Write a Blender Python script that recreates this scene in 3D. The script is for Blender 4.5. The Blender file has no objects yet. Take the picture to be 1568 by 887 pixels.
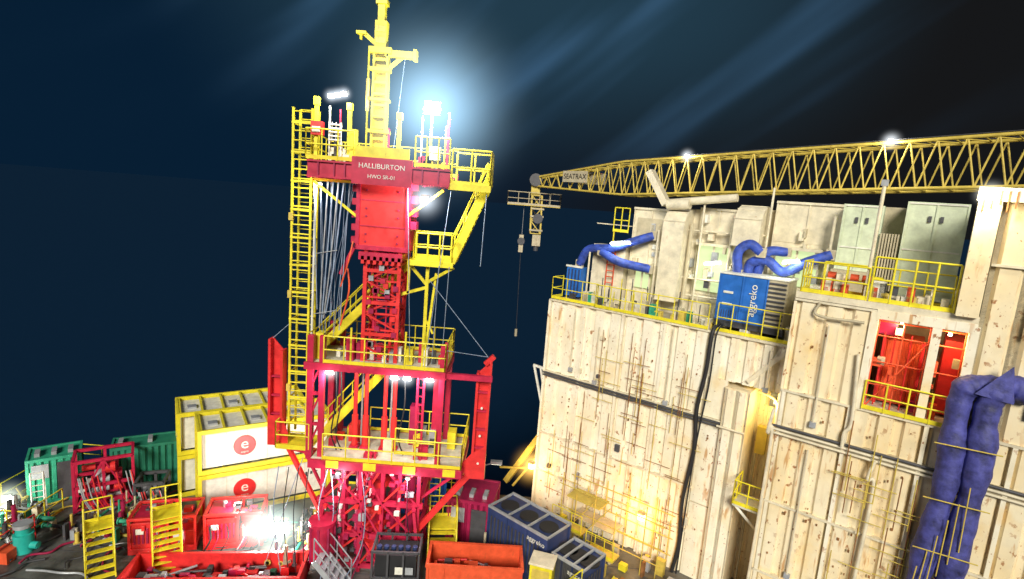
import bpy, math, random
from mathutils import Vector as V, Matrix
random.seed(7)
sc=bpy.context.scene
sc.view_settings.view_transform='Standard'
sc.view_settings.look='None'
sc.view_settings.exposure=0
COL=bpy.context.collection
# ---------------------------------------------------------------- materials
MATS={}
def mat(name,col,rough=.5,metal=0.,var=.18,scale=2.5,rust=0.,rcol=(.22,.08,.02),streak=.25,emis=None,es=0,bump=.0):
    m=bpy.data.materials.new(name); m.use_nodes=True; MATS[name]=m
    nt=m.node_tree; N=nt.nodes; L=nt.links; b=N['Principled BSDF']
    b.inputs['Roughness'].default_value=rough; b.inputs['Metallic'].default_value=metal
    if emis:
        b.inputs['Base Color'].default_value=(*col,1)
        b.inputs['Emission Color'].default_value=(*emis,1); b.inputs['Emission Strength'].default_value=es
        return m
    tc=N.new('ShaderNodeTexCoord')
    n1=N.new('ShaderNodeTexNoise'); n1.inputs['Scale'].default_value=scale; n1.inputs['Detail'].default_value=6
    n1.inputs['Roughness'].default_value=.65
    L.new(tc.outputs['Object'],n1.inputs['Vector'])
    r1=N.new('ShaderNodeMapRange'); r1.inputs[1].default_value=.3; r1.inputs[2].default_value=.7
    r1.inputs[3].default_value=1-var*1.6; r1.inputs[4].default_value=1+var*.5
    L.new(n1.outputs['Fac'],r1.inputs[0])
    mx=N.new('ShaderNodeVectorMath'); mx.operation='SCALE'; mx.inputs[0].default_value=col
    L.new(r1.outputs[0],mx.inputs['Scale'])
    out=mx.outputs[0]
    if rust>0:
        mp=N.new('ShaderNodeMapping'); mp.inputs['Scale'].default_value=(1,1,streak)
        L.new(tc.outputs['Object'],mp.inputs['Vector'])
        n2=N.new('ShaderNodeTexNoise'); n2.inputs['Scale'].default_value=5.; n2.inputs['Detail'].default_value=7; n2.inputs['Roughness'].default_value=.7
        L.new(mp.outputs[0],n2.inputs['Vector'])
        r2=N.new('ShaderNodeMapRange'); r2.inputs[1].default_value=.70-rust*.25; r2.inputs[2].default_value=.80-rust*.2
        r2.inputs[3].default_value=0; r2.inputs[4].default_value=.85
        L.new(n2.outputs['Fac'],r2.inputs[0])
        mi=N.new('ShaderNodeMix'); mi.data_type='RGBA'
        L.new(r2.outputs[0],mi.inputs[0]); L.new(out,mi.inputs[6]); mi.inputs[7].default_value=(*rcol,1)
        out=mi.outputs[2]
    L.new(out,b.inputs['Base Color'])
    rr=N.new('ShaderNodeMapRange'); rr.inputs[3].default_value=max(.05,rough-.15); rr.inputs[4].default_value=min(1,rough+.2)
    L.new(n1.outputs['Fac'],rr.inputs[0]); L.new(rr.outputs[0],b.inputs['Roughness'])
    if bump:
        bp=N.new('ShaderNodeBump'); bp.inputs['Strength'].default_value=bump; bp.inputs['Distance'].default_value=.05
        L.new(n1.outputs['Fac'],bp.inputs['Height']); L.new(bp.outputs[0],b.inputs['Normal'])
    return m
mat('yellow',(.82,.70,.03),.4,rust=.2)
mat('yellow_dull',(.66,.50,.09),.5,rust=.4)
mat('red',(.74,.03,.03),.4,rust=.2,rcol=(.3,.01,.01))
mat('crimson',(.52,.015,.06),.4,rust=.2,rcol=(.2,.01,.02))
mat('maroon',(.36,.012,.07),.4)
mat('orange_red',(.78,.10,.03),.5,rust=.3)
mat('white',(.80,.79,.70),.45,rust=.12)
mat('cream',(.76,.68,.50),.5,rust=.3,rcol=(.42,.22,.07))
mat('cream_dark',(.54,.47,.32),.6,rust=.35)
mat('pale_green',(.62,.69,.50),.5,rust=.2)
mat('green',(.03,.34,.20),.5,rust=.2)
mat('dark_green',(.02,.20,.12),.5,rust=.2)
mat('blue',(.02,.15,.55),.45,rust=.1)
mat('hose_blue',(.04,.09,.48),.55,var=.4,scale=3,bump=.6)
mat('duct_blue',(.07,.075,.32),.6,var=.5,scale=2.2,bump=.9)
mat('navy',(.03,.05,.15),.5)
mat('black',(.015,.015,.018),.6)
mat('dark_steel',(.09,.09,.10),.5,.3,rust=.3)
mat('steel',(.45,.47,.50),.35,.3)
mat('cable',(.30,.38,.52),.4,.1)
mat('rust',(.33,.14,.04),.85,var=.4)
mat('grating',(.62,.60,.48),.6,rust=.3)
mat('teal',(.02,.45,.38),.45)
mat('lamp_white',(1,1,1),emis=(1,.98,.9),es=40)
mat('lamp_soft',(1,1,1),emis=(.95,1,.75),es=2.5)
mat('lamp_orange',(.6,.3,.05),emis=(1,.55,.08),es=22)
mat('window_glow',(.15,.18,.10),emis=(.75,.90,.45),es=.85)
mat('lamp_blue',(1,1,1),emis=(.85,.92,1),es=60)
def wallmat(name,c1,c2):
    m=bpy.data.materials.new(name); m.use_nodes=True; MATS[name]=m
    nt=m.node_tree; N=nt.nodes; L=nt.links; b=N['Principled BSDF']
    b.inputs['Roughness'].default_value=.45
    tc=N.new('ShaderNodeTexCoord')
    def noise(sx,sy,sz,scale,det=6,rough=.6):
        mp=N.new('ShaderNodeMapping'); mp.inputs['Scale'].default_value=(sx,sy,sz); mp.inputs['Location'].default_value=(scale*3.1,scale,scale*1.7)
        L.new(tc.outputs['Object'],mp.inputs['Vector'])
        n=N.new('ShaderNodeTexNoise'); n.inputs['Scale'].default_value=scale; n.inputs['Detail'].default_value=det; n.inputs['Roughness'].default_value=rough
        L.new(mp.outputs[0],n.inputs['Vector']); return n.outputs['Fac']
    def rng(src,a,c,lo,hi):
        r=N.new('ShaderNodeMapRange'); r.inputs[1].default_value=a; r.inputs[2].default_value=c; r.inputs[3].default_value=lo; r.inputs[4].default_value=hi
        L.new(src,r.inputs[0]); return r.outputs[0]
    def mix(f,a,c):
        mi=N.new('ShaderNodeMix'); mi.data_type='RGBA'; L.new(f,mi.inputs[0])
        if isinstance(a,tuple): mi.inputs[6].default_value=(*a,1)
        else: L.new(a,mi.inputs[6])
        mi.inputs[7].default_value=(*c,1); return mi.outputs[2]
    def mul(a,c):
        q=N.new('ShaderNodeMath'); q.operation='MULTIPLY'; L.new(a,q.inputs[0]); L.new(c,q.inputs[1]); return q.outputs[0]
    o=mix(rng(noise(1,1,.8,.5,4),.38,.62,0,1),c1,c2)
    o=mix(rng(noise(1,1,1,1.6,8,.7),.46,.74,0,.40),o,(.60,.52,.36))        # dirt film, patchy
    o=mix(rng(noise(1,1,.8,.9,5,.6),.56,.70,0,.45),o,(.82,.56,.20))         # ochre wash
    big=rng(noise(1,1,.8,.6,3),.44,.60,.1,1)
    o=mix(mul(rng(noise(1,1,.16,5.,3,.5),.60,.68,0,.8),big),o,(.52,.25,.07))  # run-off streaks
    o=mix(mul(rng(noise(1,1,.75,4.2,6,.6),.61,.655,0,.95),big),o,(.34,.13,.035)) # scabs
    o=mix(rng(noise(1,1,.8,11.,3,.5),.68,.72,0,.85),o,(.36,.14,.04))         # pinpoint rust
    L.new(o,b.inputs['Base Color'])
wallmat('wall_paint',(.88,.83,.68),(.85,.76,.55))
wallmat('wall_warmlit',(.85,.75,.53),(.82,.66,.39))  # warm lamplight tint mixed into the wall colour
# ---------------------------------------------------------------- geometry collector
class G:
    def __init__(s): s.v=[];s.f=[];s.m=[];s.names=[];s.sm=[]
    def mi(s,n):
        if n not in s.names: s.names.append(n)
        return s.names.index(n)
    def add(s,vs,fs,m,smooth=False):
        b=len(s.v); s.v+= [tuple(x) for x in vs]; k=s.mi(m)
        for f in fs: s.f.append([b+i for i in f]); s.m.append(k); s.sm.append(smooth)
    def box(s,x0,x1,y0,y1,z0,z1,m):
        vs=[(x,y,z) for x in(x0,x1) for y in(y0,y1) for z in(z0,z1)]
        s.add(vs,[(0,1,3,2),(4,6,7,5),(0,4,5,1),(2,3,7,6),(0,2,6,4),(1,5,7,3)],m)
    def beam(s,a,b,w,h=None,m='yellow',up=(0,0,1)):
        a=V(a);b=V(b);h=h or w; d=(b-a)
        if d.length<1e-5: return
        d.normalize(); u=V(up)
        if abs(d.dot(u))>.98: u=V((0,1,0))
        if abs(d.dot(u))>.98: u=V((1,0,0))
        x=d.cross(u).normalized(); y=x.cross(d)
        vs=[]
        for p in(a,b):
            for i,j in((-1,-1),(1,-1),(1,1),(-1,1)): vs.append(p+x*w/2*i+y*h/2*j)
        s.add(vs,[(3,2,1,0),(4,5,6,7),(0,1,5,4),(1,2,6,5),(2,3,7,6),(3,0,4,7)],m)
    def tube(s,a,b,r,m,n=8,r2=None):
        s.sweep([a,b],r,m,n,r2)
    def sweep(s,pts,r,m,n=10,r2=None):
        pts=[V(p) for p in pts]; vs=[];fs=[]; ref=None
        for i,p in enumerate(pts):
            t=(pts[min(i+1,len(pts)-1)]-pts[max(i-1,0)]).normalized()
            if ref is None:
                ref=V((0,0,1)) if abs(t.z)<.9 else V((1,0,0))
            x=t.cross(ref).normalized(); y=x.cross(t).normalized(); ref=y
            if callable(r): rr=r(i/(len(pts)-1))
            else: rr=r if r2 is None else r+(r2-r)*i/(len(pts)-1)
            for k in range(n):
                a=2*math.pi*k/n; vs.append(p+x*math.cos(a)*rr+y*math.sin(a)*rr)
        for i in range(len(pts)-1):
            for k in range(n):
                k2=(k+1)%n; fs.append((i*n+k,i*n+k2,(i+1)*n+k2,(i+1)*n+k))
        s.add(vs,fs,m,True)
        s.add(vs[:n],[tuple(range(n))],m); s.add(vs[-n:],[tuple(range(n))[::-1]],m)
    def curve(s,ctrl,r,m,n=10,k=8):
        c=[V(p) for p in ctrl]; c=[c[0]*2-c[1]]+c+[c[-1]*2-c[-2]]; out=[]
        for i in range(1,len(c)-2):
            for j in range(k):
                t=j/k; p0,p1,p2,p3=c[i-1:i+3]
                out.append(.5*((2*p1)+(p2-p0)*t+(2*p0-5*p1+4*p2-p3)*t*t+(3*p1-p0-3*p2+p3)*t**3))
        out.append(c[-2]); s.sweep(out,r,m,n)
    def rail(s,pts,h=1.1,m='yellow',r=.03,sp=1.0,toe=True):
        pts=[V(p) for p in pts]
        for a,b in zip(pts,pts[1:]):
            for k in(1,.5): s.tube(a+V((0,0,h*k)),b+V((0,0,h*k)),r,m,5)
            if toe: s.beam(a+V((0,0,.08)),b+V((0,0,.08)),.015,.14,m)
            n=max(1,round((b-a).length/sp))
            for i in range(n+1):
                p=a.lerp(b,i/n); s.tube(p,p+V((0,0,h)),r,m,5)
    def ladder(s,a,h,side,w=.45,m='yellow',r=.025,step=.3):
        a=V(a); sd=V(side).normalized()*w/2
        for k in(-1,1): s.tube(a+sd*k,a+sd*k+V((0,0,h)),r*1.3,m,5)
        z=.15
        while z<h: s.tube(a-sd+V((0,0,z)),a+sd+V((0,0,z)),r,m,4); z+=step
    def stair(s,top,bot,wv,m='yellow',hr=1.0,step=.22,tm=None,sw=.22):
        top=V(top);bot=V(bot);wv=V(wv); tm=tm or m
        for o in(V((0,0,0)),wv):
            s.beam(top+o,bot+o,.05,sw,m)
            for k in(1,.5): s.tube(top+o+V((0,0,hr*k)),bot+o+V((0,0,hr*k)),.03,m,5)
            n=max(2,round((top-bot).length/1.0))
            for i in range(n+1):
                p=top.lerp(bot,i/n)+o; s.tube(p,p+V((0,0,hr)),.028,m,5)
        n=max(3,int((top.z-bot.z)/step)); d=(bot-top); d.z=0
        hd=d.normalized()*.12 if d.length>.01 else V((0,0,0)); dn=V((0,0,.04))
        for i in range(n):
            p=top.lerp(bot,(i+.5)/n)
            s.add([p-hd,p+hd,p+hd+wv,p-hd+wv,p-hd-dn,p+hd-dn,p+hd+wv-dn,p-hd+wv-dn],[(0,1,2,3),(7,6,5,4),(0,4,5,1),(1,5,6,2),(2,6,7,3),(3,7,4,0)],tm)
    def corr(s,o,u,nr,L,z0,z1,per=.75,dep=.12,m='wall_paint',flat=.6):
        o=V(o);u=V(u);nr=V(nr); xs=[]
        n=max(1,round(L/per));per=L/n; sl=per*(1-flat)/4
        for i in range(n):
            b=i*per; xs+=[(b,0),(b+per*.14,0),(b+per*.14+sl,dep),(b+per*.86-sl,dep),(b+per*.86,0)]
        xs.append((L,0)); vs=[]
        for x,d in xs:
            p=o+u*x+nr*d; vs+=[(p.x,p.y,z0),(p.x,p.y,z1)]
        s.add(vs,[(2*i,2*i+2,2*i+3,2*i+1) for i in range(len(xs)-1)],m)
    def lattice(s,a,b,wx,wy,m,chord=.08,br=.04,bays=6,ux=(1,0,0),uy=(0,1,0),w2=None):
        a=V(a);b=V(b);ux=V(ux);uy=V(uy)
        def cn(t,i):
            sx,sy=[(-1,-1),(1,-1),(1,1),(-1,1)][i%4]; k=1 if w2 is None else 1+(w2-1)*t
            return a.lerp(b,t)+ux*sx*wx/2*k+uy*sy*wy/2*k
        for i in range(4): s.beam(cn(0,i),cn(1,i),chord,chord,m,up=uy)
        for j in range(bays+1):
            t=j/bays
            for i in range(4): s.beam(cn(t,i),cn(t,i+1),br,br,m)
            if j<bays:
                for i in range(4):
                    if (j+i)%2: s.beam(cn(t,i),cn((j+1)/bays,i+1),br,br,m)
                    else: s.beam(cn(t,i+1),cn((j+1)/bays,i),br,br,m)
def mesh(g,name,par,bev=0):
    me=bpy.data.meshes.new(name); me.from_pydata(g.v,[],g.f)
    for n in g.names: me.materials.append(MATS[n])
    me.polygons.foreach_set('material_index',g.m); me.polygons.foreach_set('use_smooth',g.sm)
    me.update(); o=bpy.data.objects.new(name,me); COL.objects.link(o)
    if par: o.parent=par
    if bev:
        b=o.modifiers.new('b','BEVEL'); b.width=bev; b.segments=2; b.limit_method='ANGLE'
    return o
def empty(name,M=None):
    e=bpy.data.objects.new(name,None); COL.objects.link(e); e.empty_display_size=.2
    if M is not None: e.matrix_world=M
    return e
def make(name,parts,M=None,bev=0):
    e=empty(name,M)
    for k,g in parts.items(): mesh(g,k,e,bev)
    return e
def frame(x,y,z=0,deg=0): return Matrix.Translation((x,y,z))@Matrix.Rotation(math.radians(deg),4,'Z')
def text(body,par,loc,rot,size,m,ext=.004):
    t=bpy.data.curves.new('lettering','FONT'); t.body=body; t.size=size; t.extrude=ext; t.align_x='CENTER'; t.align_y='CENTER'
    t.materials.append(MATS[m]); o=bpy.data.objects.new('lettering',t); COL.objects.link(o); o.parent=par
    o.location=loc; o.rotation_euler=rot; return o
R90=(math.pi/2,0,0)
def plight(par,loc,en,col=(1,.95,.82),r=.15):
    l=bpy.data.lights.new('lamp_light','POINT'); l.energy=en; l.color=col; l.shadow_soft_size=r
    o=bpy.data.objects.new('lamp_light',l); COL.objects.link(o); o.location=loc
    if par: o.parent=par
    return o
def halo(par,loc,R,col,k,pw=4):  # self-lit volume sphere imitating bloom round a lamp, no mist scatters here
    m=bpy.data.materials.new('lamp_bloom'); m.use_nodes=True; nt=m.node_tree; N=nt.nodes; L=nt.links; N.clear()
    out=N.new('ShaderNodeOutputMaterial'); e=N.new('ShaderNodeEmission'); e.inputs[0].default_value=(*col,1)
    tc=N.new('ShaderNodeTexCoord'); ln=N.new('ShaderNodeVectorMath'); ln.operation='LENGTH'; L.new(tc.outputs['Object'],ln.inputs[0])
    s=N.new('ShaderNodeMath'); s.operation='SUBTRACT'; s.inputs[0].default_value=1; L.new(ln.outputs['Value'],s.inputs[1]); s.use_clamp=True
    p=N.new('ShaderNodeMath'); p.operation='POWER'; L.new(s.outputs[0],p.inputs[0]); p.inputs[1].default_value=pw
    q=N.new('ShaderNodeMath'); q.operation='MULTIPLY'; L.new(p.outputs[0],q.inputs[0]); q.inputs[1].default_value=k
    L.new(q.outputs[0],e.inputs[1]); L.new(e.outputs[0],out.inputs['Volume'])
    bpy.ops.mesh.primitive_uv_sphere_add(segments=24,ring_count=12,radius=1)
    o=bpy.context.object; o.name='lamp_bloom'; o.data.materials.append(m); o.scale=(R,)*3; o.location=loc; o.parent=par
def flood(name,pos,en,col=(1,.96,.86),size=.3,aim=(0,-1,-.3),lm='lamp_white',pole=None,hal=0,hcol=(.6,.85,1),pm='yellow'):
    M=Matrix.Translation(pos); g=G(); d=V(aim).normalized()
    g.beam(V((0,0,0)),-d*.18,size,size*.8,'dark_steel'); g.beam(d*.005,d*.03,size*.9,size*.7,lm)
    g.beam((-size*.6,0,-.05),(size*.6,0,-.05),.03,.03,'steel')
    if pole: g.tube((0,.1,-pole),(0,.1,0),.04,pm,6)
    e=make(name,{'lamp_housing':g},M)
    if en: plight(e,d*.35,en,col)
    if hal: halo(e,(0,0,0),hal,hcol,4/hal)
    return e
# ---------------------------------------------------------------- ground / sea / sky
mat('deck_paint',(.13,.13,.12),.45,var=.5,scale=.9,rust=.5,rcol=(.12,.06,.02),streak=1,bump=.3)
mat('hull',(.10,.10,.11),.6)
g=G(); g.box(-23.3,30,4,28.5,-.8,0,'deck_paint')
for i in range(13): g.box(-23.3,30,5+i*1.8,5.03+i*1.8,0,.012,'dark_steel')
for i in range(10): g.tube((-22+i*5,8,-24),(-22+i*5,8,-.8),.6,'hull')
for i in range(10): g.tube((-22+i*5,26,-24),(-22+i*5,26,-.8),.6,'hull')
g.rail([(-23.2,5,0),(-23.2,28.4,0),(-1,28.4,0)],h=1.1,sp=1.5)
mesh(g,'deck_ground',None)
m=bpy.data.materials.new('sea_water'); m.use_nodes=True; MATS['sea']=m
b=m.node_tree.nodes['Principled BSDF']; b.inputs['Base Color'].default_value=(.0045,.023,.060,1); b.inputs['Roughness'].default_value=.9; b.inputs['Specular IOR Level'].default_value=.03
n=m.node_tree.nodes.new('ShaderNodeTexNoise'); n.inputs['Scale'].default_value=.25; n.inputs['Detail'].default_value=5
tcn=m.node_tree.nodes.new('ShaderNodeTexCoord'); m.node_tree.links.new(tcn.outputs['Object'],n.inputs['Vector'])
bp=m.node_tree.nodes.new('ShaderNodeBump'); bp.inputs['Strength'].default_value=.15; bp.inputs['Distance'].default_value=.5
m.node_tree.links.new(n.outputs['Fac'],bp.inputs['Height']); m.node_tree.links.new(bp.outputs[0],b.inputs['Normal'])
g=G(); g.add([(-9000,-9000,-24),(9000,-9000,-24),(9000,9000,-24),(-9000,9000,-24)],[(0,1,2,3)],'sea'); mesh(g,'sea_water',None)
w=bpy.data.worlds.new("World"); sc.world=w; w.use_nodes=True
nt=w.node_tree; N=nt.nodes; L=nt.links; bg=N['Background']
tc=N.new('ShaderNodeTexCoord')
def dotn(v):
    d=N.new('ShaderNodeVectorMath'); d.operation='DOT_PRODUCT'; L.new(tc.outputs['Generated'],d.inputs[0]); d.inputs[1].default_value=V(v).normalized(); return d.outputs['Value']
def rngw(src,a,c,lo,hi,ty='SMOOTHSTEP'):
    r=N.new('ShaderNodeMapRange'); r.interpolation_type=ty
    r.inputs[1].default_value=a; r.inputs[2].default_value=c; r.inputs[3].default_value=lo; r.inputs[4].default_value=hi
    L.new(src,r.inputs[0]); return r.outputs[0]
def mixw(f,a,c):
    mi=N.new('ShaderNodeMix'); mi.data_type='RGBA'; L.new(f,mi.inputs[0])
    for i,x in((6,a),(7,c)):
        if isinstance(x,tuple): mi.inputs[i].default_value=(*x,1)
        else: L.new(x,mi.inputs[i])
    return mi.outputs[2]
def mulw(a,c):
    q=N.new('ShaderNodeMath'); q.operation='MULTIPLY'; L.new(a,q.inputs[0]); L.new(c,q.inputs[1]); return q.outputs[0]
base=mixw(rngw(dotn((1,0,0)),-.40,.45,0,1),(.0024,.0132,.033),(.0080,.0085,.0095))
up=rngw(dotn((0,0,1)),.0,.30,0,1)
glow=mulw(rngw(dotn((0,.95,.40)),.82,1.0,0,1),up)  # lamp glow painted into the sky colour around the tower
base=mixw(glow,base,(.016,.044,.070))
al=dotn((math.cos(.72),0,math.sin(.72))); ac=dotn((-math.sin(.72),0,math.cos(.72)))
cmb=N.new('ShaderNodeCombineXYZ')
for src,k,i in((al,.8,0),(ac,6.,1)):
    q=N.new('ShaderNodeMath'); q.operation='MULTIPLY'; L.new(src,q.inputs[0]); q.inputs[1].default_value=k; L.new(q.outputs[0],cmb.inputs[i])
nz=N.new('ShaderNodeTexNoise'); nz.inputs['Scale'].default_value=1.5; nz.inputs['Detail'].default_value=2.5; L.new(cmb.outputs[0],nz.inputs['Vector'])
st=rngw(nz.outputs['Fac'],.47,.74,0,1)
base=mixw(mulw(mulw(st,rngw(dotn((.05,.93,.36)),.80,1.0,.03,.85)),up),base,(.06,.15,.28))  # diagonal streaks painted into the sky, imitating lamp beams
L.new(base,bg.inputs[0]); bg.inputs[1].default_value=1
s=bpy.data.lights.new('flood_fill','SUN'); s.energy=4.2; s.angle=math.radians(18); s.color=(1,.95,.83)  # broad directional fill, stands in for unseen floodlights behind the camera
so=bpy.data.objects.new('flood_fill',s); COL.objects.link(so); so.rotation_euler=V((.10,.90,-.46)).to_track_quat('-Z','Y').to_euler()
# ---------------------------------------------------------------- workover tower
T={}
g=G() # base
YF,YB=21.4,23.8
for x in(-7.2,-6.3,-5.6,-4.7,-4.0,-3.2):
    for y in(YF,YB): g.beam((x,y,0),(x,y,5),.15,.15,'crimson')
for z in(.3,1.7,3.2,4.9):
    for y in(YF,YB): g.beam((-7.4,y,z),(-3.0,y,z),.18,.2,'crimson')
    for x in(-7.2,-5.2,-3.2): g.beam((x,YF,z),(x,YB,z),.18,.2,'crimson')
xs=[-7.2,-5.6,-4.7,-3.2]
for i in range(3):
    for z0,z1 in((.3,1.7),(1.7,3.2),(3.2,4.9)):
        g.beam((xs[i],YF-.05,z0),(xs[i+1],YF-.05,z1),.08,.08,'red'); g.beam((xs[i+1],YF-.08,z0),(xs[i],YF-.08,z1),.08,.08,'crimson')
        g.beam((xs[i],YB+.05,z0),(xs[i+1],YB+.05,z1),.08,.08,'crimson')
for x in(-6.6,-5.9,-4.4,-3.7):
    g.tube((x,22.4,.2),(x,22.4,4.8),.2,'maroon',12); g.tube((x,22.4,2.6),(x,22.4,3.1),.28,'crimson',12)
g.tube((-5.15,22.4,0),(-5.15,22.4,5),.38,'crimson',16)
for z in(.8,1.6,2.4,3.6): g.tube((-5.15,22.4,z),(-5.15,22.4,z+.25),.62,'red',16)
g.tube((-7.0,20.95,.8),(-7.0,20.95,2.4),.5,'crimson',16); g.tube((-7.0,20.95,2.4),(-7.0,20.95,2.55),.56,'crimson',16)
for k in range(8):
    a=k*.785; g.box(-7.0+.5*math.cos(a)-.04,-7.0+.5*math.cos(a)+.04,20.95+.5*math.sin(a)-.04,20.95+.5*math.sin(a)+.04,.8,2.4,'maroon')
for i in range(70):
    x=-7.2+random.random()*4; z=.4+random.random()*4.2; q=random.uniform(.06,.24); g.box(x,x+q,YF-.25,YF-.1,z,z+q*random.uniform(.5,1.4),random.choice(['maroon','dark_steel','steel','crimson','red','white','crimson','red']))
for i in range(7):
    x=-7.0+random.random()*3.6; g.curve([(x,21.0,4.8),(x+random.uniform(-.3,.3),20.85,3),(x+random.uniform(-.4,.4),20.9,1.4),(x+random.uniform(-.5,.5),20.6,.1)],.022,random.choice(['black','maroon','cable']),5)
for x in(-7.6,-2.9): g.beam((x,21.0,.1),(x*.8-1.0,21.2,3.0),.12,.12,'crimson')
T['base_frame']=g
g=G() # lower platform
g.box(-7.6,-1.5,20.9,24.2,5.05,5.13,'grating')
for y in(20.9,24.2): g.box(-7.65,-1.45,y-.07,y+.07,4.82,5.16,'crimson')
for x in(-7.6,-1.5,-5.2,-3.2): g.box(x-.08,x+.08,20.97,24.13,4.80,5.03,'crimson')
g.box(-9.1,-7.7,21.2,22.6,5.35,5.42,'yellow'); g.rail([(-7.75,21.2,5.4),(-9.1,21.2,5.4),(-9.1,22.6,5.4)])
g.rail([(-7.1,20.95,5.16),(-1.5,20.95,5.16),(-1.5,24.1,5.16),(-6,24.1,5.16)],sp=.9)
g.rail([(-4.2,21.0,5.6),(-2.6,21.0,5.6)],sp=.8)
for x in(-6.9,-5.4,-3.8,-2.2): g.box(x,x+.5,20.79,20.82,4.9,5.2,'yellow')
g.ladder((-2.9,24.3,.4),4.8,(1,0,0),.5)
for (x,w_,c_) in((-6.6,.5,'red'),(-3.1,.4,'steel'),(-2.3,.35,'yellow')): g.box(x,x+w_,22.8,23.4,5.14,5.9,c_)
for i in range(14):
    x=random.uniform(-7.3,-1.9); y=random.uniform(21.3,23.8); g.box(x,x+random.uniform(.1,.4),y,y+.3,5.13,5.2+random.random()*.5,random.choice(['red','crimson','yellow','dark_steel','cream','steel']))
T['lower_platform']=g
g=G() # jacking section
for x,r,m_ in((-7.75,.12,'crimson'),(-7.3,.10,'crimson'),(-2.5,.11,'crimson')):
    for y in(21.3,23.9): g.beam((x,y,5),(x,y,10.2 if x<-7 or y<22 else 9.1),r*2,r*2,m_)
for x in(-6.2,-5.75,-4.95,-4.55): 
    g.tube((x,22.3,5),(x,22.3,9.1),.085,'red',10); g.tube((x,22.3,5),(x,22.3,6.6),.13,'red',10); g.box(x-.18,x+.18,22.1,22.5,5.13,5.25,'crimson')
for x in(-6.0,-4.75): g.tube((x,22.6,5),(x,22.6,9.1),.04,'steel',8)
for x in(-3.5,-3.25): g.beam((x,21.6,5.1),(x,21.6,9.1),.09,.09,'crimson')
for i in range(10): g.beam((-3.5,21.6,5.3+i*.37),(-3.25,21.6,5.3+i*.37),.04,.04,'crimson')
for z in(6.5,7.8): g.beam((-7.75,21.3,z),(-7.3,21.3,z),.12,.12,'crimson')
for z in(5.6,6.8,8.0): g.beam((-7.75,21.28,z),(-7.3,21.28,z+1.1),.07,.07,'crimson')
g.box(-4.0,-3.6,22.9,23.4,5.15,6.9,'maroon'); g.box(-3.05,-2.7,23,23.5,5.15,8.6,'crimson')
for x in(-6.9,-6.7,-4.1): g.curve([(x,21.8,9),(x+.1,21.6,7.5),(x-.1,21.7,6),(x+.1,21.8,5.2)],.03,'black',6)
T['jacking_section']=g
g=G() # mid platform
g.box(-7.9,-2.4,21.1,24,9.05,9.12,'grating')
for y in(21.1,24.0): g.box(-7.95,-2.35,y-.07,y+.07,8.86,9.14,'crimson')
for x in(-7.9,-6.2,-4.2,-2.4): g.box(x-.07,x+.07,21.17,23.93,8.80,9.03,'crimson')
g.rail([(-7.6,24,9.14),(-2.4,24,9.14),(-2.4,21.12,9.14),(-7.2,21.12,9.14)],sp=.8)
g.rail([(-7.9,21.2,9.14),(-7.9,24,9.14)])
g.beam((-2.4,21.3,9.0),(-2.4,21.3,10.3),.12,.12,'crimson')
g.beam((-2.4,21.3,8.95),(-.5,21.3,8.95),.18,.22,'crimson'); 
g.box(-7.7,-7.4,21.6,22.1,9.14,10.2,'yellow'); g.box(-6.5,-6.2,21.7,22.1,9.14,10.1,'crimson'); g.box(-4.1,-3.8,21.7,22.1,9.14,9.8,'yellow')
for i in range(16):
    x=-7.0+i*.28; h=random.uniform(.2,.9); g.box(x,x+.16,21.7+random.random()*.5,22.3,9.14,9.14+h,random.choice(['crimson','red','dark_steel','steel','maroon','white']))
for x in(-6.3,-4.1,-3.4): g.beam((x,21.7,9.1),(x,21.7,10.5),.07,.07,'yellow')
T['middle_platform']=g
g=G() # outriggers
def horn(x0,x1,z0,z1,y,sgn):
    for xa,xb in((x0,x0+.1),(x1-.1,x1)):
        top=z1 if (xa==x0)==(sgn<0) else z1-.45
        g.box(xa,xb,y-.22,y+.22,z0,top,'red')
    ot=z1 if sgn<0 else z1-.45; it=z1-.45 if sgn<0 else z1
    g.add([(x0+.1,y+.05,z0),(x1-.1,y+.05,z0),(x1-.1,y+.05,it),(x0+.1,y+.05,ot),(x0+.1,y+.1,z0),(x1-.1,y+.1,z0),(x1-.1,y+.1,it),(x0+.1,y+.1,ot)],[(0,1,2,3),(7,6,5,4),(3,2,6,7)],'red')
    z=z0+.5
    while z<z1-.8: g.box(x0+.1,x1-.1,y-.15,y+.04,z,z+.06,'crimson'); z+=.8
horn(-9.6,-9.0,5.3,9.8,21.8,-1); horn(-1.15,-.55,4.5,9.5,21.8,1)
g.add([(-9.6,21.57,5.3),(-8.75,21.57,5.3),(-8.75,21.57,5.9),(-9.0,21.57,6.6),(-9.6,21.57,6.6)],[(0,1,2,3,4)],'red')
g.add([(-1.15,21.57,4.5),(-.55,21.57,4.5),(-.55,21.57,6.0),(-1.15,21.57,5.6),(-1.7,21.57,4.9)],[(0,1,2,3,4)],'red')
g.beam((-9.3,21.9,5.2),(-7.4,22,4.9),.22,.22,'crimson'); g.beam((-1.5,21.9,4.8),(-3.2,21.5,4.9),.2,.2,'crimson')
g.beam((-8.9,21.9,5.2),(-7.2,21.6,2.2),.16,.16,'red'); g.beam((-8.2,21.8,5.2),(-7.0,21.6,3.0),.1,.1,'crimson')
g.beam((-1.1,21.8,4.7),(-3.3,21.6,1.9),.22,.22,'red'); g.beam((-1.3,21.8,4.9),(-3.2,21.6,3.4),.1,.1,'crimson')
g.beam((-.85,21.8,9.4),(-.5,21.8,9.75),.2,.2,'red')
for z in(5.2,6.4,7.6,8.8): g.tube((-.85,21.55,z),(-.85,21.6,z),.05,'white',8)
T['outriggers']=g
g=G() # lattice mast + red column
g.lattice((-5.2,22.5,9.1),(-5.2,22.5,13.8),1.35,1.2,'red',.15,.07,7)
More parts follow.
